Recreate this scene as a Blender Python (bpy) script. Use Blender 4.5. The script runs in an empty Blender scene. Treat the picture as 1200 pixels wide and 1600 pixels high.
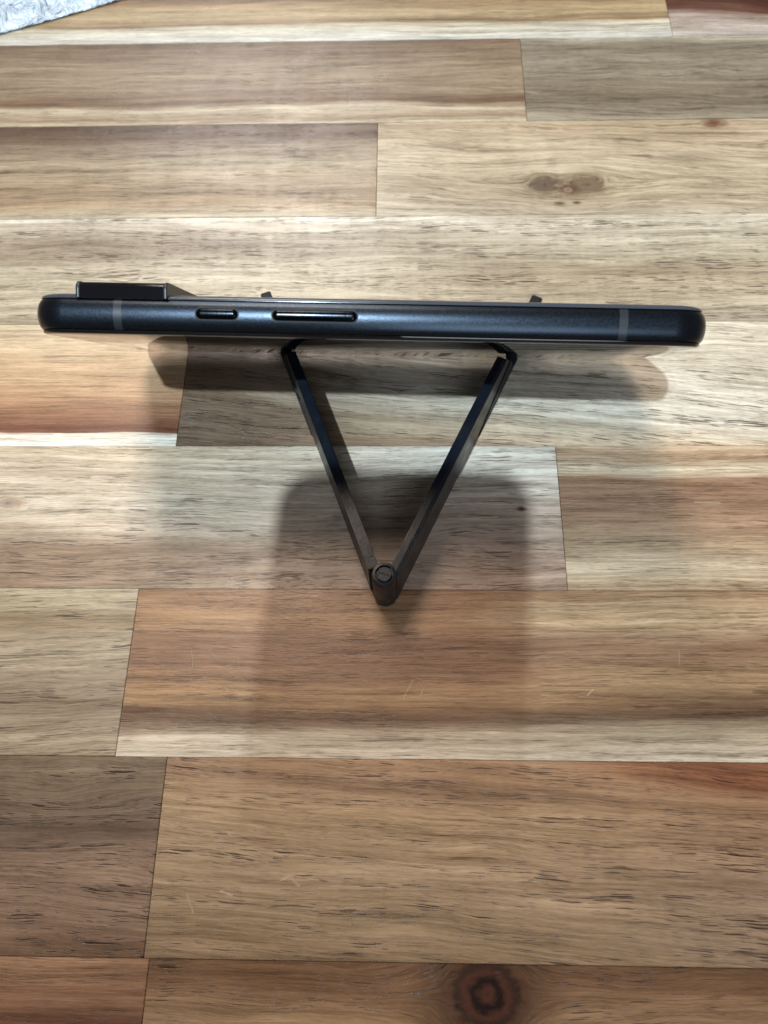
import bpy, bmesh, math, random
from mathutils import Vector, Matrix
random.seed(7)
SC = bpy.context.scene
COL = SC.collection
MM = 0.001

# ------------------------------------------------------------------ camera
def cam_axes(p, ya, ro):
    fwd = Vector((math.sin(ya)*math.cos(p), math.cos(ya)*math.cos(p), -math.sin(p)))
    right = Vector((math.cos(ya), -math.sin(ya), 0)); up = right.cross(fwd)
    r2 = math.cos(ro)*right + math.sin(ro)*up
    u2 = -math.sin(ro)*right + math.cos(ro)*up
    return r2, u2, fwd
CAM_P, CAM_Y, CAM_R = 1.16581713, -0.06588049, -0.05891998
CR, CU, CF = cam_axes(CAM_P, CAM_Y, CAM_R)
CAM_LOC = Vector((0, 26.013, 204.771))*MM
cd = bpy.data.cameras.new('camera'); cam = bpy.data.objects.new('camera', cd); COL.objects.link(cam)
cam.matrix_world = Matrix(((CR.x, CU.x, -CF.x, CAM_LOC.x), (CR.y, CU.y, -CF.y, CAM_LOC.y), (CR.z, CU.z, -CF.z, CAM_LOC.z), (0, 0, 0, 1)))
cd.sensor_fit = 'HORIZONTAL'; cd.sensor_width = 6.0; cd.lens = 6.0
cd.clip_start = 0.005; cd.clip_end = 20
cd.dof.use_dof = True; cd.dof.focus_distance = 0.205; cd.dof.aperture_fstop = 4.8
SC.camera = cam

# ------------------------------------------------------------------ world and lamps
w = bpy.data.worlds.new('World'); SC.world = w; w.use_nodes = True
bg = w.node_tree.nodes['Background']
bg.inputs[0].default_value = (0.95, 0.95, 1.0, 1); bg.inputs[1].default_value = 0.17

def lamp(name, target, direction, dist, size, power, color):
    ld = bpy.data.lights.new(name, 'AREA'); ld.shape = 'DISK'; ld.size = size
    ld.energy = power; ld.color = color
    o = bpy.data.objects.new(name, ld); COL.objects.link(o)
    d = Vector(direction).normalized(); o.location = Vector(target)*MM + d*dist
    o.rotation_euler = d.to_track_quat('Z', 'Y').to_euler()
    return o
def spot(name, target, direction, dist, aim, size_deg, blend, radius, power, color):
    ld = bpy.data.lights.new(name, 'SPOT'); ld.shadow_soft_size = radius; ld.spot_size = math.radians(size_deg)
    ld.spot_blend = blend; ld.energy = power; ld.color = color
    o = bpy.data.objects.new(name, ld); COL.objects.link(o)
    o.location = Vector(target)*MM + Vector(direction).normalized()*dist
    o.rotation_euler = (o.location-Vector(aim)*MM).to_track_quat('Z', 'Y').to_euler()
    return o
spot('cool_key_light', (-9, 128, 64), (-0.19, -0.385, 1), 2.1, (0, 308, 0), 14.2, 0.68, 0.021, 190, (0.72, 0.88, 1.0))  # cool key; cone narrowed to dim the near table, replacing shade of unbuilt hands
lamp('warm_ceiling_lamp', (-9, 128, 64), (-0.21, 0.50, 1), 2.0, 0.58, 17, (1.0, 0.82, 0.66))
lamp('near_fill_light', (0, 100, 0), (0.12, -1.0, 0.85), 1.9, 0.8, 9, (0.74, 0.87, 1.0))  # added cool fill, not a known window; brightens the table under the phone
lamp('far_sheen_light', (0, 260, 0), (-0.25, 1.0, 1.0), 2.2, 0.75, 14, (1.0, 0.96, 0.92))  # added soft source, not a known window; gives far planks and visor sheen

SC.view_settings.view_transform = 'Standard'; SC.view_settings.look = 'None'
SC.view_settings.gamma = 1; SC.view_settings.exposure = 0.0
SC.view_settings.use_curve_mapping = False
SC.render.engine = 'CYCLES'
SC.cycles.use_denoising = True

# ------------------------------------------------------------------ helpers
def link(name, me, mat=None, parent=None, smooth=None):
    o = bpy.data.objects.new(name, me); COL.objects.link(o)
    if mat: me.materials.append(mat)
    if parent: o.parent = parent
    if smooth is not None:
        for p in me.polygons: p.use_smooth = True
        me.set_sharp_from_angle(angle=math.radians(smooth))
    return o
def from_bm(name, bm, mat=None, parent=None, smooth=None):
    bmesh.ops.recalc_face_normals(bm, faces=bm.faces)
    me = bpy.data.meshes.new(name); bm.to_mesh(me); bm.free()
    return link(name, me, mat, parent, smooth)
def tag(o, label, cat, group=None, kind=None):
    if label: o['label'] = label
    if cat: o['category'] = cat
    if group: o['group'] = group
    if kind: o['kind'] = kind
    return o
def empty(name, loc=(0, 0, 0)):
    o = bpy.data.objects.new(name, None); COL.objects.link(o); o.location = loc
    o.empty_display_size = 0.01
    return o
def loft(bm, loops, caps=True):
    """loops: list of lists of (x,y,z) with equal lengths; returns verts"""
    vs = [[bm.verts.new(p) for p in lp] for lp in loops]
    n = len(vs[0])
    for a, b in zip(vs[:-1], vs[1:]):
        for i in range(n):
            bm.faces.new((a[i], a[(i+1) % n], b[(i+1) % n], b[i]))
    if caps:
        bm.faces.new(vs[0][::-1]); bm.faces.new(vs[-1])
    return vs
def srgb(c):
    f = lambda v: v/12.92 if v <= 0.04045 else ((v+0.055)/1.055)**2.4
    return tuple(f(v/255) for v in c)

# node helper
class NT:
    def __init__(self, mat):
        self.t = mat.node_tree; self.n = self.t.nodes; self.l = self.t.links
    def put(self, sock, v):
        if isinstance(v, bpy.types.NodeSocket): self.l.new(v, sock)
        elif v is not None: sock.default_value = v
    def m(self, op, a, b=None, c=None, clamp=False):
        n = self.n.new('ShaderNodeMath'); n.operation = op; n.use_clamp = clamp
        self.put(n.inputs[0], a); self.put(n.inputs[1], b)
        if c is not None: self.put(n.inputs[2], c)
        return n.outputs[0]
    def xyz(self, x, y, z=0.0):
        n = self.n.new('ShaderNodeCombineXYZ')
        self.put(n.inputs[0], x); self.put(n.inputs[1], y); self.put(n.inputs[2], z); return n.outputs[0]
    def noise(self, vec, scale=1.0, detail=2.0, rough=0.5, dist=0.0):
        n = self.n.new('ShaderNodeTexNoise'); self.put(n.inputs['Vector'], vec)
        n.inputs['Scale'].default_value = scale; n.inputs['Detail'].default_value = detail
        n.inputs['Roughness'].default_value = rough; n.inputs['Distortion'].default_value = dist
        return n.outputs[0]
    def voro(self, vec, scale=1.0):
        n = self.n.new('ShaderNodeTexVoronoi'); n.voronoi_dimensions = '2D'; self.put(n.inputs['Vector'], vec)
        n.inputs['Scale'].default_value = scale
        return n.outputs['Distance'], n.outputs['Color']
    def ramp(self, fac, stops, interp='LINEAR'):
        n = self.n.new('ShaderNodeValToRGB'); self.put(n.inputs[0], fac); cr = n.color_ramp; cr.interpolation = interp
        while len(cr.elements) > 1: cr.elements.remove(cr.elements[-1])
        for i, (p, c) in enumerate(stops):
            e = cr.elements[0] if i == 0 else cr.elements.new(p)
            e.position = p; e.color = (*c, 1) if len(c) == 3 else c
        return n.outputs[0]
    def map(self, v, a, b, c, d, smooth=True):
        n = self.n.new('ShaderNodeMapRange'); n.interpolation_type = 'SMOOTHSTEP' if smooth else 'LINEAR'
        n.clamp = True
        self.put(n.inputs[0], v)
        for i, q in enumerate((a, b, c, d)): n.inputs[1+i].default_value = q
        return n.outputs[0]
    def mix(self, fac, a, b, mode='MIX'):
        n = self.n.new('ShaderNodeMix'); n.data_type = 'RGBA'; n.blend_type = mode
        self.put(n.inputs[0], fac); self.put(n.inputs[6], a); self.put(n.inputs[7], b)
        return n.outputs[2]
    def sep(self, v):
        n = self.n.new('ShaderNodeSeparateXYZ'); self.put(n.inputs[0], v); return n.outputs
    def bump(self, h, strength, dist, normal=None):
        n = self.n.new('ShaderNodeBump'); n.inputs['Strength'].default_value = strength
        n.inputs['Distance'].default_value = dist; self.put(n.inputs['Height'], h)
        if normal is not None: self.put(n.inputs['Normal'], normal)
        return n.outputs[0]
def new_mat(name, **kw):
    m = bpy.data.materials.new(name); m.use_nodes = True
    b = m.node_tree.nodes['Principled BSDF']
    for k, v in kw.items():
        s = b.inputs[k.replace('_', ' ')] if k.replace('_', ' ') in b.inputs else b.inputs[k]
        s.default_value = (*v, 1) if isinstance(v, tuple) and len(v) == 3 and s.type == 'RGBA' else v
    return m, b

# ------------------------------------------------------------------ wood
def wood(name, stops, stops2=None, umix=(0, 1), gain=1.0, seed=0, wave=1.6, slope=0.0, pore=0.5, streak=1.0,
         knots=(), curl=0.0, random_offset=False, scratches=(), sat=0.80, tint=(0.995, 0.99, 1.0)):
    """stops run from the far edge (0) to the near edge (1) of the plank, colours in sRGB 0-255;
    plank-local object coordinates in mm with the origin at the row centre / x=0 of the table."""
    mat, bsdf = new_mat(name); t = NT(mat)
    tc = t.n.new('ShaderNodeTexCoord')
    sx, sy, sz = t.sep(tc.outputs['Object'])
    u = t.m('MULTIPLY', sx, 1000.0); v = t.m('MULTIPLY', sy, 1000.0)
    if random_offset:
        oi = t.n.new('ShaderNodeObjectInfo')
        off = t.m('MULTIPLY', oi.outputs['Random'], 900.0)
        un = t.m('ADD', u, off)
    else:
        un = t.m('ADD', u, 137.0*seed)
    g = v
    knot_masks = []
    for (kx, ky, r, st, col, rings) in knots:
        dx = t.m('MULTIPLY', t.m('SUBTRACT', u, kx), 1.0/st)
        dv = t.m('SUBTRACT', v, ky)
        # a little wobble so that the outline is not an ellipse
        wob = t.m('MULTIPLY', t.m('SUBTRACT', t.noise(t.xyz(u, t.m('MULTIPLY', v, 1.6), seed*3.1), 0.32, 4, 0.65), 0.5), r*(1.6 if r < 5 else 0.45))
        d2 = t.m('ADD', t.m('MULTIPLY', dx, dx), t.m('MULTIPLY', dv, dv))
        q = t.m('DIVIDE', r*r, t.m('MAXIMUM', d2, r*r))
        g = t.m('SUBTRACT', g, t.m('MULTIPLY', t.m('MULTIPLY', dv, q), 0.95))
        d = t.m('ADD', t.m('SQRT', d2), wob)
        knot_masks.append((d, r, col, rings))
    g = t.m('ADD', g, t.m('MULTIPLY', u, slope))
    # slow wander of the grain
    w1 = t.m('MULTIPLY', t.m('SUBTRACT', t.noise(t.xyz(t.m('MULTIPLY', un, 0.011), t.m('MULTIPLY', v, 0.045), seed*1.7), 1.0, 2), 0.5), 4.5*wave)
    w2 = t.m('MULTIPLY', t.m('SUBTRACT', t.noise(t.xyz(t.m('MULTIPLY', un, 0.05), t.m('MULTIPLY', v, 0.16), seed*2.3+9), 1.0, 2), 0.5), 1.05*wave)
    g = t.m('ADD', g, t.m('ADD', w1, w2))
    # broad colour bands
    bw = t.m('MULTIPLY', t.m('SUBTRACT', t.noise(t.xyz(t.m('MULTIPLY', un, 0.014), t.m('MULTIPLY', g, 0.22), seed+4.2), 1.0, 3, 0.6), 0.5), 0.16*streak)
    tt = t.m('ADD', t.m('MULTIPLY_ADD', g, -1.0/45.08, 0.5), bw, clamp=True)
    def lin(ss):
        out = []
        for p, c in ss:
            l = srgb(c); g_ = 0.3*l[0]+0.6*l[1]+0.1*l[2]
            out.append((p, tuple(min(0.9, ((max(0.0, g_+(x-g_)*sat)/0.38)**1.32)*0.38*gain*q) for x, q in zip(l, tint))))
        return out
    col = t.ramp(tt, lin(stops))
    if stops2:
        f = t.map(t.m('ADD', u, t.m('MULTIPLY', t.m('SUBTRACT', t.noise(t.xyz(t.m('MULTIPLY', u, 0.02), t.m('MULTIPLY', g, 0.2), seed), 1.0, 3), 0.5), 90.0)), umix[0], umix[1], 0, 1)
        col = t.mix(f, col, t.ramp(tt, lin(stops2)))
    # streaks along the grain, three sizes
    s1 = t.noise(t.xyz(t.m('MULTIPLY', un, 0.018), t.m('MULTIPLY', g, 0.55), seed*5.5), 1.0, 4, 0.62)
    s2 = t.noise(t.xyz(t.m('MULTIPLY', un, 0.075), t.m('MULTIPLY', g, 2.1), seed*7.7+2), 1.0, 3, 0.6)
    s3 = t.noise(t.xyz(t.m('MULTIPLY', un, 0.35), t.m('MULTIPLY', g, 6.0), seed+31), 1.0, 2, 0.6)
    k = t.m('ADD', t.map(s1, 0.28, 0.72, -0.34*streak, 0.27*streak, False), t.map(s2, 0.25, 0.75, -0.24, 0.22, False))
    k = t.m('ADD', k, t.map(s3, 0.25, 0.75, -0.20, 0.18, False))
    # cross-grain ripple (figure)
    if curl:
        c1 = t.noise(t.xyz(t.m('MULTIPLY', un, 0.55), t.m('MULTIPLY', g, 0.16), seed+3), 1.0, 2, 0.55)
        k = t.m('ADD', k, t.map(c1, 0.3, 0.7, -0.05*curl, 0.05*curl, False))
    mott = t.noise(t.xyz(t.m('MULTIPLY', un, 0.05), t.m('MULTIPLY', v, 0.09), seed+70), 1.0, 3, 0.55)
    k = t.m('ADD', k, t.map(mott, 0.25, 0.75, -0.09, 0.09, False))
    for fu, fv, wd_, amt_ in ((0.012, 0.75, 0.030, 0.26), (0.020, 1.7, 0.035, 0.22)):
        rn = t.noise(t.xyz(t.m('MULTIPLY', un, fu), t.m('MULTIPLY', g, fv), seed*6.1+fv*10), 1.0, 3, 0.7)
        ln_ = t.map(t.m('ABSOLUTE', t.m('SUBTRACT', rn, 0.5)), 0.0, wd_, 1.0, 0.0)
        k = t.m('SUBTRACT', k, t.m('MULTIPLY', t.m('MULTIPLY', ln_, amt_), t.map(mott, 0.35, 0.6, 0.2, 1.0)))
    s0 = t.noise(t.xyz(t.m('MULTIPLY', un, 0.030), t.m('MULTIPLY', g, 0.24), seed*4.4+50), 1.0, 5, 0.62, 0.4)
    k = t.m('ADD', k, t.map(s0, 0.30, 0.70, -0.22*streak, 0.16*streak, False))
    k = t.m('MAXIMUM', t.m('ADD', k, 1.0), 0.15)
    col = t.mix(1.0, col, t.xyz(t.m('POWER', k, 0.92), k, t.m('POWER', k, 1.10)), 'MULTIPLY')
    # pores: short dark dashes lying along the grain
    dens = t.noise(t.xyz(t.m('MULTIPLY', un, 0.025), t.m('MULTIPLY', g, 0.30), seed+11), 1.0, 2)
    pores = None
    for (cu, cv, th, keep, amt) in ((0.065, 1.8, 0.32, 0.36, 1.0), (0.12, 2.4, 0.32, 0.55, 0.9), (0.20, 3.4, 0.34, 0.50, 0.5)):
        jig = t.m('MULTIPLY', t.noise(t.xyz(t.m('MULTIPLY', un, 0.3), t.m('MULTIPLY', g, 1.0), seed+5), 1.0, 1), 0.5)
        dd, cc = t.voro(t.xyz(t.m('ADD', t.m('MULTIPLY', un, cu), jig), t.m('ADD', t.m('MULTIPLY', g, cv), t.m('MULTIPLY', jig, 0.8))), 1.0)
        cr_, cg_, cb_ = t.sep(cc)
        lim = t.m('MULTIPLY', t.m('MULTIPLY', t.map(dens, 0.34, 0.66, 0.1, 1.0), th), t.m('MULTIPLY_ADD', cg_, 0.7, 0.45))
        on = t.m('LESS_THAN', cr_, keep)
        a = t.map(t.m('SUBTRACT', lim, dd), -0.05, 0.10, 0.0, 1.0)
        a = t.m('MULTIPLY', t.m('MULTIPLY', a, on), amt*pore*1.3, clamp=True)
        pores = a if pores is None else t.m('MAXIMUM', pores, a)
    dark = t.mix(1.0, col, (0.20, 0.15, 0.13, 1), 'MULTIPLY')
    col = t.mix(pores, col, dark)
    for d, r, kc, rings in knot_masks:
        halo = t.map(d, r*0.9, r*2.3, 0.75, 0.0)
        body = t.map(d, r*0.45, r*1.25, 1.0, 0.0)
        kc_lin = srgb(kc)
        ringn = t.m('SINE', t.m('MULTIPLY', d, rings))
        kcol = t.mix(t.map(ringn, -1, 1, 0.0, 1.0, False), (*[x*0.4 for x in kc_lin], 1), (*[x*2.6 for x in kc_lin], 1))
        col = t.mix(halo, col, t.mix(1.0, col, (*[min(1, 0.25+x*3.0) for x in kc_lin], 1), 'MULTIPLY'))
        col = t.mix(body, col, kcol)
    # scratches and dents that lie in the finish
    scr = None
    for (ax, ay, bx, by, wd) in scratches:
        px = t.m('SUBTRACT', u, ax); py = t.m('SUBTRACT', v, ay)
        ex, ey = bx-ax, by-ay; l2 = ex*ex+ey*ey
        h = t.m('DIVIDE', t.m('ADD', t.m('MULTIPLY', px, ex), t.m('MULTIPLY', py, ey)), l2, clamp=True)
        qx = t.m('SUBTRACT', px, t.m('MULTIPLY', h, ex)); qy = t.m('SUBTRACT', py, t.m('MULTIPLY', h, ey))
        d = t.m('SQRT', t.m('ADD', t.m('MULTIPLY', qx, qx), t.m('MULTIPLY', qy, qy)))
        d = t.m('ADD', d, t.m('MULTIPLY', t.m('SUBTRACT', t.noise(t.xyz(u, v), 0.8, 2), 0.5), wd*1.2))
        a = t.map(d, wd*0.3, wd, 1.0, 0.0)
        scr = a if scr is None else t.m('MAXIMUM', scr, a)
    if scr is not None:
        col = t.mix(t.m('MULTIPLY', scr, 0.30), col, (0.62, 0.50, 0.38, 1))
    t.put(bsdf.inputs['Base Color'], col)
    peel = t.noise(t.xyz(u, v, seed), 0.9, 3, 0.6)
    fib = t.noise(t.xyz(t.m('MULTIPLY', un, 0.5), t.m('MULTIPLY', g, 3.0), seed+8), 1.0, 2)
    t.put(bsdf.inputs['Roughness'], t.map(t.noise(t.xyz(u, v, seed+2), 0.07, 3), 0.3, 0.7, 0.25, 0.37, False))
    bsdf.inputs['Specular IOR Level'].default_value = 0.45
    h = t.m('ADD', t.m('MULTIPLY', peel, 0.35), t.m('MULTIPLY', fib, 0.30))
    h = t.m('SUBTRACT', h, t.m('MULTIPLY', pores, 0.5))
    if scr is not None: h = t.m('SUBTRACT', h, t.m('MULTIPLY', scr, 0.8))
    t.put(bsdf.inputs['Normal'], t.bump(h, 0.5, 0.00016))
    return mat

ROW = 45.08
# ------------------------------------------------------------------ table top: one slab, every plank its own block
core_m, _b = new_mat('glue_line', Base_Color=(0.035, 0.022, 0.014), Roughness=0.8)
bm = bmesh.new()
bmesh.ops.create_cube(bm, size=1.0, matrix=Matrix.Translation((0, 0.205, -0.0285)) @ Matrix.Diagonal((1.02, 0.90, 0.005, 1)))
table = from_bm('table_top', bm, core_m)
tag(table, 'wooden butcher-block table top of pale and brown planks', None, kind='structure')

def plank(row, x0, x1, mat, first=[None]):
    """a block of one row, x0..x1 in mm; origin at the row centre so the grain runs in table coordinates"""
    y0, y1 = row*ROW+0.045, (row+1)*ROW-0.045
    yc = (row+0.5)*ROW
    dz = random.uniform(-0.02, 0.02)
    bm = bmesh.new()
    cx, sxx = (x0+x1)/2, (x1-x0)-0.16
    bmesh.ops.create_cube(bm, size=1.0, matrix=Matrix.Translation((cx*MM, 0, -0.013)) @ Matrix.Diagonal((sxx*MM, (y1-y0)*MM, 0.026, 1)))
    top = [e for e in bm.edges if all(v.co.z > -0.001 for v in e.verts)]
    bmesh.ops.bevel(bm, geom=top, offset=0.00013, segments=2, affect='EDGES')
    o = from_bm('plank', bm, mat, table)
    o.location = (0, yc*MM, dz*MM)
    return o

W = {}
W['r7l'] = wood('wood_r7l', [(0, (170, 140, 100)), (.45, (150, 118, 82)), (.55, (178, 152, 112)), (.66, (190, 168, 128)), (.76, (160, 132, 96)), (.80, (200, 190, 165)), (1, (208, 204, 192))], gain=.86, seed=1, pore=.3, wave=.8)
W['r7r'] = wood('wood_r7r', [(0, (100, 60, 42)), (.58, (112, 74, 54)), (.67, (132, 98, 80)), (.75, (176, 160, 146)), (1, (184, 174, 162))], seed=2, pore=.3, knots=[(147, 3, 6.5, 1.2, (78, 34, 20), .5)])
W['r6l'] = wood('wood_r6l', [(0, (134, 110, 84)), (.12, (150, 126, 100)), (.35, (162, 142, 114)), (.6, (162, 140, 112)), (.74, (136, 106, 76)), (.78, (170, 148, 118)), (.84, (194, 178, 150)), (.93, (170, 144, 112)), (1, (200, 186, 156))], gain=.86, seed=3, pore=.35, curl=.5)
W['r6r'] = wood('wood_r6r', [(0, (180, 170, 150)), (.10, (140, 128, 108)), (.35, (152, 140, 118)), (.6, (142, 128, 106)), (.8, (136, 122, 100)), (1, (164, 152, 130))], seed=4, pore=.4, wave=2.6, curl=.6)
W['r5l'] = wood('wood_r5l', [(0, (112, 86, 64)), (.16, (130, 104, 82)), (.28, (156, 136, 110)), (.42, (178, 160, 130)), (.6, (178, 156, 124)), (.72, (168, 144, 112)), (.86, (184, 158, 122)), (1, (192, 178, 150))], gain=.86, seed=5, pore=.45, curl=.6)
W['r5r'] = wood('wood_r5r', [(0, (192, 170, 138)), (.3, (196, 178, 148)), (.5, (200, 184, 154)), (.7, (186, 168, 138)), (1, (198, 184, 160))], gain=.86, seed=6, pore=.5, wave=2.4, slope=.05,
    knots=[(49.4, -8.6, 3.4, 1.25, (64, 52, 42), 1.1), (64.0, -8.8, 3.6, 1.5, (76, 62, 48), 1.0), (57.4, -11.2, 2.0, 1.2, (92, 74, 60), 2.4), (54, -17.5, .6, 2.0, (70, 52, 42), 2.4), (60, -17.2, .5, 2.0, (70, 52, 42), 2.4), (113, 20.5, 1.6, 1.8, (74, 48, 36), 1.5)])
W['r4'] = wood('wood_r4', [(0, (222, 212, 194)), (.08, (208, 194, 172)), (.2, (178, 162, 138)), (.36, (170, 152, 128)), (.5, (194, 180, 154)), (.72, (198, 184, 156)), (1, (180, 164, 138))],
    [(0, (206, 194, 172)), (.2, (200, 188, 164)), (.4, (192, 178, 152)), (.55, (178, 160, 132)), (.75, (190, 174, 146)), (1, (182, 168, 146))], (-60, 60), gain=.86, seed=7, pore=.8, curl=.8)
W['r3l'] = wood('wood_r3l', [(0, (206, 186, 152)), (.3, (204, 174, 134)), (.6, (190, 152, 112)), (.74, (168, 124, 88)), (.85, (140, 92, 66)), (.885, (150, 100, 72)), (.90, (224, 214, 194)), (1, (226, 218, 202))], sat=.76, seed=8, pore=.25, wave=.7, streak=.8)
W['r3r'] = wood('wood_r3r', [(0, (170, 148, 118)), (.3, (136, 116, 92)), (.7, (134, 114, 92)), (1, (132, 112, 92))],
    [(0, (196, 184, 162)), (.3, (198, 188, 168)), (.6, (204, 196, 178)), (.8, (196, 178, 150)), (1, (188, 160, 128))], (-60, 40), gain=1.12, seed=9, pore=.75, slope=.10, curl=.5)
W['r2l'] = wood('wood_r2l', [(0, (196, 178, 150)), (.2, (194, 178, 154)), (.45, (200, 186, 164)), (.62, (194, 176, 152)), (.74, (160, 136, 112)), (.9, (166, 142, 118)), (1, (172, 150, 126))],
    [(0, (206, 198, 182)), (.2, (204, 194, 178)), (.5, (190, 170, 150)), (.8, (182, 158, 138)), (1, (176, 150, 128))], (-70, 20), gain=1.12, seed=10, pore=.65,
    knots=[(-32.4, -20.2, 1.3, 2.2, (96, 74, 60), 2.2), (-116.4, 3.6, 1.3, 2.4, (112, 98, 86), 2.0), (34, 2, .55, 1.6, (70, 44, 34), 3.0)])
W['r2r'] = wood('wood_r2r', [(0, (204, 178, 146)), (.09, (178, 148, 116)), (.17, (214, 198, 168)), (.26, (164, 132, 102)), (.38, (160, 128, 100)), (.55, (170, 140, 110)), (.72, (190, 166, 134)), (.88, (206, 188, 158)), (1, (190, 166, 132))], seed=11, pore=.5, wave=.9, scratches=[(84, 4.2, 91, 4.0, .45), (30, -5, 31.5, -6, .2)])
W['r1l'] = wood('wood_r1l', [(0, (188, 174, 144)), (.14, (168, 148, 118)), (.3, (188, 174, 148)), (.5, (170, 152, 128)), (.66, (166, 148, 124)), (.82, (192, 178, 152)), (1, (164, 140, 110))], gain=1.1, seed=12, pore=.6, slope=-.04)
W['r1r'] = wood('wood_r1r', [(0, (164, 124, 92)), (.18, (186, 146, 108)), (.34, (160, 122, 96)), (.5, (166, 128, 100)), (.66, (190, 152, 112)), (.76, (132, 100, 76)), (.82, (160, 134, 112)), (.88, (206, 188, 168)), (1, (216, 202, 186))],
    [(0, (168, 136, 104)), (.2, (198, 174, 142)), (.36, (160, 128, 102)), (.56, (184, 154, 118)), (.72, (128, 100, 78)), (.82, (180, 164, 142)), (1, (214, 204, 190))], (0, 70), gain=1.12, sat=.76, tint=(0.985, 0.995, 0.93), seed=13, pore=.45, wave=.9,
    scratches=[(-.1, -7, 2.4, -2.4, .30), (4.3, -7, 5.0, -4.4, .32), (5.0, -4.4, 3.9, -2.9, .28), (2.0, -7.0, 4.3, -7.1, .2), (-57.5, 5.5, -56.4, -.5, .22), (-52.6, 5.0, -50.0, 3.0, .22), (-45.2, 4.5, -43.6, -.6, .2), (48, -6, 49.5, -4.6, .3), (73, 2, 73.4, 6, .2)])
W['r0l'] = wood('wood_r0l', [(0, (130, 112, 92)), (.2, (122, 104, 86)), (.36, (108, 88, 74)), (.55, (138, 114, 96)), (.8, (134, 110, 92)), (1, (116, 90, 70))], gain=1.8, sat=.72, tint=(0.985, 0.995, 0.93), seed=14, pore=1.0, curl=.7, wave=2.4)
W['r0r'] = wood('wood_r0r', [(0, (176, 142, 110)), (.12, (168, 136, 108)), (.3, (180, 152, 120)), (.55, (176, 150, 122)), (.8, (164, 140, 112)), (1, (156, 130, 102))],
    [(0, (160, 110, 76)), (.08, (168, 134, 104)), (.3, (168, 138, 110)), (.6, (164, 140, 120)), (1, (160, 136, 112))], (20, 90), gain=1.22, sat=.76, tint=(0.985, 0.995, 0.93), seed=15, pore=.75, slope=.06, curl=.35,
    scratches=[(-29.4, -5.4, -27.6, -4.6, .5), (-27.6, -4.6, -25.2, -6.6, .5), (-52, -9, -50.2, -12.5, .4), (-44, -8, -41, -9, .35)])
W['rnl'] = wood('wood_rnl', [(0, (168, 128, 94)), (.15, (160, 118, 86)), (.3, (126, 82, 56)), (.42, (160, 120, 88)), (1, (150, 112, 82))], gain=1.15, sat=.68, tint=(0.985, 0.995, 0.93), seed=16, pore=.5, wave=.9)
W['rnr'] = wood('wood_rnr', [(0, (128, 98, 72)), (.12, (140, 108, 80)), (.3, (164, 136, 106)), (1, (158, 132, 106))], gain=1.22, tint=(0.985, 0.995, 0.93), seed=17, pore=.7, wave=2.0, knots=[(19, 16.5, 8.5, 1.12, (48, 26, 17), 1.75)])
for i, (a, b) in enumerate((((190, 168, 136), (160, 130, 100)), ((150, 116, 86), (180, 150, 118)), ((204, 190, 166), (176, 156, 128)), ((140, 114, 90), (168, 142, 114)))):
    W['x%d' % i] = wood('wood_x%d' % i, [(0, a), (.35, b), (.6, a), (.8, tuple(int(.8*q) for q in b)), (1, b)], seed=20+i, pore=.5, random_offset=True)

X0, X1 = -505, 505
layout = {-1: [('rnl', -59.3, -300), ('rnr', -59.3, 260)],
          0: [('r0l', -60.7, -330), ('r0r', -60.7, 270)],
          1: [('r1l', -74.2, -350), ('r1r', -74.2, 290)],
          2: [('r2l', 45.3, -300), ('r2r', 45.3, 330)],
          3: [('r3l', -69.2, -310), ('r3r', -69.2, 280)],
          4: [('r4', -210, 240)],
          5: [('r5l', -9.9, -330), ('r5r', -9.9, 300)],
          6: [('r6l', 45.1, -290), ('r6r', 45.1, 350)],
          7: [('r7l', 104.5, -260), ('r7r', 104.5, 380)]}
for row in range(-5, 14):
    spans = []
    if row in layout:
        for key, a, b in layout[row]:
            spans.append((min(a, b), max(a, b), W[key]))
    else:
        c = random.uniform(-140, 100)
        spans = [(c-random.uniform(220, 300), c, W['x%d' % random.randrange(4)]), (c, c+random.uniform(220, 300), W['x%d' % random.randrange(4)])]
    lo = min(s[0] for s in spans); hi = max(s[1] for s in spans)
    if lo > X0+20: spans.append((X0, lo, W['x%d' % random.randrange(4)]))
    if hi < X1-20: spans.append((hi, X1, W['x%d' % random.randrange(4)]))
    for a, b, m in spans: plank(row, a, b, m)

# ------------------------------------------------------------------ phone
PH_L, PH_W, PH_T, PH_R = 153.4, 71.8, 8.9, 9.0
yaw, tilt = -0.0304, 0.5542
ax = Vector((math.cos(yaw), math.sin(yaw), 0)); hn = Vector((math.sin(yaw), -math.cos(yaw), 0))
Uv = math.cos(tilt)*Vector((0, 0, 1)) + math.sin(tilt)*hn
Zv = ax.cross(Uv)                       # out of the screen
phone = empty('smartphone')
P0 = Vector((-7.708, 165.5, 3.0))*MM
phone.matrix_world = Matrix(((ax.x, Uv.x, Zv.x, P0.x), (ax.y, Uv.y, Zv.y, P0.y), (ax.z, Uv.z, Zv.z, P0.z), (0, 0, 0, 1)))
tag(phone, 'black smartphone lying sideways on its long edge, held up by the folding stand', 'phone')

def rrect(L, Wd, r, inset, z, n=14):
    P = []
    for cx, cy, a0 in ((L/2-r, r, -90), (L/2-r, Wd-r, 0), (-L/2+r, Wd-r, 90), (-L/2+r, r, 180)):
        for i in range(n+1):
            a = math.radians(a0+90*i/n)
            P.append(((cx+(r-inset)*math.cos(a))*MM, (cy+(r-inset)*math.sin(a))*MM, z*MM))
    return P

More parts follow.
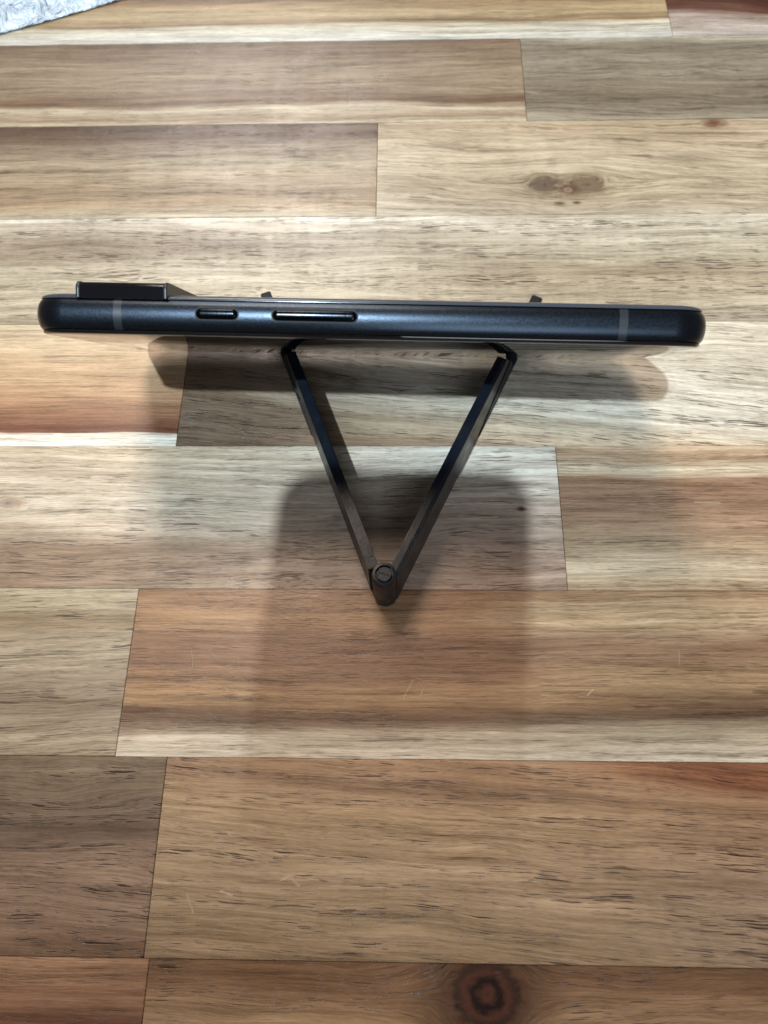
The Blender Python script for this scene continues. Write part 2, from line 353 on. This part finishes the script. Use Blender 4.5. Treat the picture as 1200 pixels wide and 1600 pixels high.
# metal frame: fine blasted aluminium
frame_m, fb = new_mat('blasted_metal', Metallic=1.0, Roughness=0.36); t = NT(frame_m)
tc = t.n.new('ShaderNodeTexCoord'); ob = tc.outputs['Object']
sp = t.noise(ob, 3600, 2, 0.6)
t.put(fb.inputs['Base Color'], t.ramp(sp, [(0.3, (0.028, 0.036, 0.047)), (0.52, (0.033, 0.042, 0.055)), (0.72, (0.047, 0.058, 0.074))]))
t.put(fb.inputs['Roughness'], t.map(t.noise(ob, 1800, 2), 0.3, 0.7, 0.27, 0.33, False))
t.put(fb.inputs['Normal'], t.bump(t.noise(ob, 3600, 2, 0.6), 0.18, 0.00006))
glass_m, _b = new_mat('screen_glass', Base_Color=(0.004, 0.004, 0.005), Roughness=0.02, IOR=1.52)
glass_m.node_tree.nodes['Principled BSDF'].inputs['Specular IOR Level'].default_value = 0.5
back_m, _b = new_mat('back_panel', Base_Color=(0.055, 0.062, 0.078), Roughness=0.16)
visor_m, _b = new_mat('visor_glass', Base_Color=(0.003, 0.003, 0.004), Roughness=0.06)
rim_m, rb_ = new_mat('rim_metal', Base_Color=(0.022, 0.025, 0.030), Metallic=0.0, Roughness=0.34)
band_m, bb = new_mat('antenna_plastic', Base_Color=(0.016, 0.020, 0.028), Roughness=0.36)
dark_m, _b = new_mat('dark_gap', Base_Color=(0.006, 0.006, 0.007), Roughness=0.6)
btn_m, nb = new_mat('button_metal', Metallic=1.0, Roughness=0.17); t = NT(btn_m)
tc = t.n.new('ShaderNodeTexCoord'); x_, y_, z_ = t.sep(tc.outputs['Object'])
ln = t.noise(t.xyz(t.m('MULTIPLY', x_, 2600), t.m('MULTIPLY', y_, 300), t.m('MULTIPLY', z_, 300)), 1.0, 2)
t.put(nb.inputs['Base Color'], t.ramp(ln, [(0.35, (0.010, 0.012, 0.016)), (0.65, (0.018, 0.021, 0.027))]))
t.put(nb.inputs['Normal'], t.bump(ln, 0.15, 0.00006))

def barrel(z, z0, z1, d=1.5, e=2.0):
    s = abs((z-(z0+z1)/2)/((z1-z0)/2)); s = min(1, s)
    return d*(1-(1-s**e)**(1/e))
FZ0, FZ1 = -0.85, -7.75
FRAME_Z = [FZ0+(FZ1-FZ0)*(0.5-0.5*math.cos(math.pi*i/22)) for i in range(23)]
bm = bmesh.new(); loft(bm, [rrect(PH_L, PH_W, PH_R, barrel(z, FZ1, FZ0), z) for z in FRAME_Z])
from_bm('frame', bm, frame_m, phone, 35)
bm = bmesh.new(); loft(bm, [rrect(PH_L, PH_W, PH_R, i, z) for z, i in ((0, 2.05), (-.06, 1.6), (-.22, 1.3), (-.5, 1.1), (-.80, 1.05))])
scr = from_bm('screen', bm, glass_m, phone, 50)
bm = bmesh.new(); loft(bm, [rrect(PH_L, PH_W, PH_R, i, z) for z, i in ((-.78, 1.5), (-.87, 1.5))])
from_bm('gasket', bm, dark_m, phone)
bm = bmesh.new(); loft(bm, [rrect(PH_L, PH_W, PH_R, i, z) for z, i in ((-7.70, 1.5), (-7.80, 1.0), (-8.1, 1.0), (-8.4, 1.25), (-8.65, 1.75), (-8.82, 2.5), (-8.9, 3.6))])
from_bm('back_panel', bm, back_m, phone, 50)

# camera bar across the back, its rounded end flush with the long edge
BX0, BX1 = -64.66, -44.0
def bar_loop(x, grow=0.0, top=11.4, y_in=0.55, n=7):
    P = []
    yt = PH_W-y_in+grow; r = 1.5+grow
    pts = [(PH_W-3.5, 8.3), (yt+0.0, 7.9)] + [(yt-.014*(zz-8.2)**2, zz) for zz in (8.4, 8.9, 9.4)]
    yt -= .03
    for i in range(n+1):
        a = math.radians(90*i/n)
        pts.append((yt-r+r*math.cos(a), top+grow-r+r*math.sin(a)))
    for i in range(n+1):
        a = math.radians(90+90*i/n)
        pts.append((y_in-grow+r+r*math.cos(a), top+grow-r+r*math.sin(a)))
    pts += [(y_in-grow, 7.9), (3.5, 8.3)]
    return [(x*MM, y*MM, -z*MM) for y, z in pts]
bm = bmesh.new(); loft(bm, [bar_loop(x) for x in (BX0+.8, BX1-.8)])
bar = from_bm('camera_bar', bm, visor_m, phone, 40)
for xa, xb in ((BX0, BX0+.9), (BX1-.9, BX1)):
    bm = bmesh.new()
    loft(bm, [bar_loop(xa, 0.0), bar_loop(xa+.2, .16), bar_loop(xb-.2, .16), bar_loop(xb, 0.0)])
    r_ = from_bm('rim', bm, rim_m, bar, 40)
# lenses in the bar (on the side turned away)
for lx, ly in ((-54.4, 50), (-54.4, 38), (-54.4, 24)):
    bm = bmesh.new()
    loft(bm, [[((lx+rr*math.cos(k*math.pi/12))*MM, (ly+rr*math.sin(k*math.pi/12))*MM, -zz*MM) for k in range(24)] for rr, zz in ((4.2, 11.38), (4.2, 11.48), (3.6, 11.52))])
    from_bm('lens', bm, dark_m, bar)
# antenna bands wrap over the frame edge
def edge_strip(x0, x1, off, mat, name, skew=0.0):
    bm = bmesh.new(); rows = []
    for z in FRAME_Z:
        y = PH_W-barrel(z, FZ1, FZ0)
        s = skew*math.sin(math.pi*(z-FZ1)/(FZ0-FZ1))
        rows.append([((x0+s)*MM, (y+off)*MM, z*MM), ((x1+s)*MM, (y+off)*MM, z*MM), ((x1+s)*MM, (y-.3)*MM, z*MM), ((x0+s)*MM, (y-.3)*MM, z*MM)])
    loft(bm, rows)
    return from_bm(name, bm, mat, phone, 40)
edge_strip(-56.13, -54.28, .02, band_m, 'antenna_band')
edge_strip(55.52, 57.36, .02, band_m, 'antenna_band')
# buttons: pills standing in dark slots
def pill(x0, x1, zc, hw, y0, y1, mat, name, parent, dome=0.55, n=10):
    bm = bmesh.new()
    def lp(g, y):
        P = []; r = hw-g
        for cx, a0 in ((x1-hw, -90), (x0+hw, 90)):
            for i in range(n+1):
                a = math.radians(a0+180*i/n); P.append(((cx+r*math.cos(a))*MM, y*MM, (zc+r*math.sin(a))*MM))
        return P
    loops = [lp(0, y0), lp(0, y1-dome)]
    for q in (0.3, 0.6, 0.85, 1.0):
        loops.append(lp(hw*0.9*(1-math.cos(q*math.pi/2)), y1-dome+dome*math.sin(q*math.pi/2)))
    loft(bm, loops)
    return from_bm(name, bm, mat, parent, 60)
for nm, x0, x1 in (('power_button', -37.5, -28.09), ('volume_button', -20.43, -1.61)):
    b_ = pill(x0, x1, -4.75, 1.22, PH_W-1.0, PH_W+0.50, btn_m, nm, phone)
    pill(x0-.25, x1+.25, -4.75, 1.47, PH_W-1.0, PH_W+0.03, dark_m, 'slot', b_, dome=.03)

# ------------------------------------------------------------------ folding stand
plast_m, pb = new_mat('black_plastic', Base_Color=(0.014, 0.0155, 0.019), Roughness=0.42); t = NT(plast_m)
tc = t.n.new('ShaderNodeTexCoord'); ob = tc.outputs['Object']
x_, y_, z_ = t.sep(ob)
gr = t.noise(ob, 1500, 3, 0.6)
wear = t.noise(ob, 160, 4, 0.6)
t.put(pb.inputs['Base Color'], t.mix(t.map(wear, 0.52, 0.75, 0, 0.6), (0.006, 0.009, 0.015, 1), (0.014, 0.018, 0.026, 1)))
t.put(pb.inputs['Roughness'], t.map(wear, 0.3, 0.7, 0.30, 0.44, False))
pb.inputs['Specular IOR Level'].default_value = 0.32
t.put(pb.inputs['Normal'], t.bump(gr, 0.5, 0.00010))
hook_m, _b = new_mat('hook_plastic', Base_Color=(0.007, 0.009, 0.013), Roughness=0.5)
_b.inputs['Specular IOR Level'].default_value = 0.2

HX, HY = -5.0, 88.3
stand = empty('folding_phone_stand', (HX*MM, HY*MM, 0))
tag(stand, 'black plastic V-shaped folding stand on the table, its hinge in front of the phone', 'phone stand')

def extrude_profile(prof, n0, n1, ang, side, bevel=0.0, outer_bevel=0.0):
    """prof (s,z) in the arm's upright plane, n0..n1 outward offset; returns a bmesh in stand space"""
    d = Vector((side*math.sin(ang), math.cos(ang), 0)); nn = Vector((side*math.cos(ang), -math.sin(ang), 0))
    bm = bmesh.new()
    f = lambda n: [(d*s + nn*n + Vector((0, 0, z)))*MM for s, z in prof]
    loft(bm, [f(n0), f(n1)])
    bmesh.ops.recalc_face_normals(bm, faces=bm.faces)
    if outer_bevel:
        es = [e for e in bm.edges if all(abs(v.co.dot(nn)-n1*MM) < 1e-6 and v.co.z > 0.0186 for v in e.verts)]
        bmesh.ops.bevel(bm, geom=es, offset=outer_bevel*MM, segments=3, affect='EDGES')
    if bevel:
        es = [e for e in bm.edges if e.is_manifold and e.calc_face_angle(0) > 0.6]
        bmesh.ops.bevel(bm, geom=es, offset=bevel*MM, segments=2, affect='EDGES')
    return bm
TT = math.tan(tilt)
TOPZ = 19.0
for side, ang, in_b in ((-1, math.radians(20.9), 0.25), (1, math.radians(25.3), 0.25)):
    # where the screen plane crosses this arm (y of the screen's lower edge at that x)
    xs = HX + side*math.tan(ang)*76
    ysc = 165.5 - math.tan(0.0304)*(xs+7.7)
    S = lambda y: (y-HY)/math.cos(ang)
    scr_y = lambda z: ysc - (z-3.0)*TT - 0.12 + (0.55*math.sin(ang))
    s0 = 2.6 if side < 0 else 0.2
    prof = [(s0, 0.4), (S(138.5), 0.4), (S(scr_y(12.5)), 12.5), (S(scr_y(TOPZ)), TOPZ), (s0, TOPZ)]
    arm = from_bm('arm', extrude_profile(prof, 0.55, 3.35, ang, side, 0.22, 0.75 if side > 0 else 0.0), plast_m, stand, 30)
    fl = lambda y: 3.0+(y-ysc)*math.cos(tilt)*math.sin(tilt)/(math.cos(tilt)**2)   # floor line along the phone's lower face
    hook = [(S(139.3), 0.0), (S(ysc+9), 0.0), (S(ysc+18.0), 6.0), (S(ysc+18.8), 10.2), (S(ysc+16.6), 13.2), (S(ysc+13.2), 13.0),
            (S(ysc+13.2), 10.4), (S(ysc+12.0), 9.7), (S(ysc-0.6), 2.1), (S(scr_y(9.0)), 9.0), (S(scr_y(12.0)), 12.0)]
    hk = from_bm('hook', extrude_profile(hook, 0.6, 3.65, ang, side, 0.25), hook_m, arm, 30)
    hk['label'] = 'grey-black hooked foot that carries the lower edge of the phone'
    d = Vector((side*math.sin(ang), math.cos(ang), 0)); nn = Vector((side*math.cos(ang), -math.sin(ang), 0))
    for s_, z_ in ((S(150), 6.2), (S(158), 9.0)):
        bm = bmesh.new()
        rot = Matrix(((d.x, nn.x, 0), (d.y, nn.y, 0), (0, 0, 1))).to_4x4()
        bmesh.ops.create_cube(bm, size=1.0, matrix=Matrix.Translation((d*s_+nn*3.66+Vector((0, 0, z_)))*MM) @ rot @ Matrix.Diagonal((2.2*MM, .1*MM, .5*MM, 1)))
        from_bm('slot', bm, dark_m, hk)
    if side < 0:
        # raised lip along the top of the arm, leaving a fine groove line
        bm = extrude_profile([(5.5, TOPZ-.2), (S(scr_y(TOPZ))-1.0, TOPZ-.2), (S(scr_y(TOPZ))-1.0, TOPZ+.16), (5.5, TOPZ+.16)], 0.75, 1.75, ang, side, .08)
        from_bm('lip', bm, plast_m, arm)

def disc(loops, n=40, cx=0, cy=0):
    bm = bmesh.new()
    loft(bm, [[((cx+r*math.cos(2*math.pi*k/n))*MM, (cy+r*math.sin(2*math.pi*k/n))*MM, z*MM) for k in range(n)] for r, z in loops])
    return bm
hinge = from_bm('hinge', disc([(2.6, 0.0), (3.1, .35), (3.25, .8), (3.25, 4.6), (3.05, 4.7), (3.05, 4.95), (3.25, 5.05), (3.25, 13.2), (3.05, 13.3), (3.05, 13.5), (3.25, 13.6), (3.25, 18.6), (3.0, 19.15), (2.35, 19.25), (2.25, 18.9), (2.25, 18.5)]), plast_m, stand, 30)
pin = from_bm('hinge_pin', disc([(2.0, 18.3), (2.0, 19.0), (1.85, 19.12)]), plast_m, stand, 30)
bm = bmesh.new()
bmesh.ops.create_cube(bm, size=1.0, matrix=Matrix.Translation((0, 0, 19.10*MM)) @ Matrix.Rotation(-.32, 4, 'Z') @ Matrix.Diagonal((3.2*MM, .42*MM, .16*MM, 1)))
from_bm('slot', bm, dark_m, pin)

# ------------------------------------------------------------------ crumpled clear plastic wrap at the far corner
wrap_m, wb = new_mat('clear_plastic', Base_Color=(0.80, 0.90, 1.0), Roughness=0.13, IOR=1.45)
wb.inputs['Transmission Weight'].default_value = 0.16
t = NT(wrap_m); tc = t.n.new('ShaderNodeTexCoord')
t.put(wb.inputs['Normal'], t.bump(t.noise(tc.outputs['Object'], 130, 3, 0.55, 2.0), 1.0, 0.006))
from mathutils import noise as mn
def wrap_sheet():
    nx, ny = 150, 110
    # near edge runs from (-178,326) to (-104,352); the sheet lies beyond that line
    a = Vector((-223, 296)); b = Vector((-67, 362))
    d = (b-a); n = Vector((-d.y, d.x)).normalized()
    vs, fs = [], []
    for j in range(ny+1):
        for i in range(nx+1):
            s, q = i/nx, j/ny
            p = a+d*s+n*(q*95)
            e = 2.2*mn.noise((s*5, q*2, 3.0))*(1-q)
            p = p+n*e
            edge = min(1.0, q*6, s*8, (1-s)*8, (1-q)*6)
            z = 0.4 + edge*(3.0+5.0*abs(mn.noise((p.x*.055, p.y*.055, 0)))+4.5*abs(mn.noise((p.x*.16, p.y*.16, 4)))+2.2*abs(mn.noise((p.x*.4, p.y*.4, 8))))
            z += (1-edge)*0.8*abs(mn.noise((p.x*.3, p.y*.3, 2)))
            vs.append((p.x*MM, p.y*MM, z*MM))
    for j in range(ny):
        for i in range(nx):
            k = j*(nx+1)+i; fs.append((k, k+1, k+nx+2, k+nx+1))
    me = bpy.data.meshes.new('plastic_wrap'); me.from_pydata(vs, [], fs)
    for p in me.polygons: p.use_smooth = True
    o = link('plastic_wrap', me, wrap_m)
    sm = o.modifiers.new('thickness', 'SOLIDIFY'); sm.thickness = 0.00012; sm.offset = 1
    return o
tag(wrap_sheet(), 'crumpled clear bluish plastic wrap lying beyond the phone on the table', 'plastic wrap')

# ------------------------------------------------------------------ the phone the picture was taken with, held above the table (its shadow lies in front of the stand)
held = empty('held_phone')
C0 = CAM_LOC - CF*0.004
hx = Matrix(((CR.x, CU.x, -CF.x, C0.x), (CR.y, CU.y, -CF.y, C0.y), (CR.z, CU.z, -CF.z, C0.z), (0, 0, 0, 1)))
held.matrix_world = hx
tag(held, 'second phone held level above the table, casting the wide shadow before the stand', 'phone')
HXC = -41.3
def hrr(inset, z): return [((x/MM+HXC)*MM, (y/MM-126.5)*MM, zz) for x, y, zz in rrect(65, 150, 10, inset, z)]
bm = bmesh.new(); loft(bm, [hrr(i, z) for z, i in ((0, 1.0), (.8, .1), (6.5, .1), (7.4, 1.0))])
from_bm('body', bm, rim_m, held, 40)
bm = bmesh.new(); loft(bm, [hrr(i, z) for z, i in ((7.4, 1.8), (7.7, 2.2))])
from_bm('screen', bm, glass_m, held)
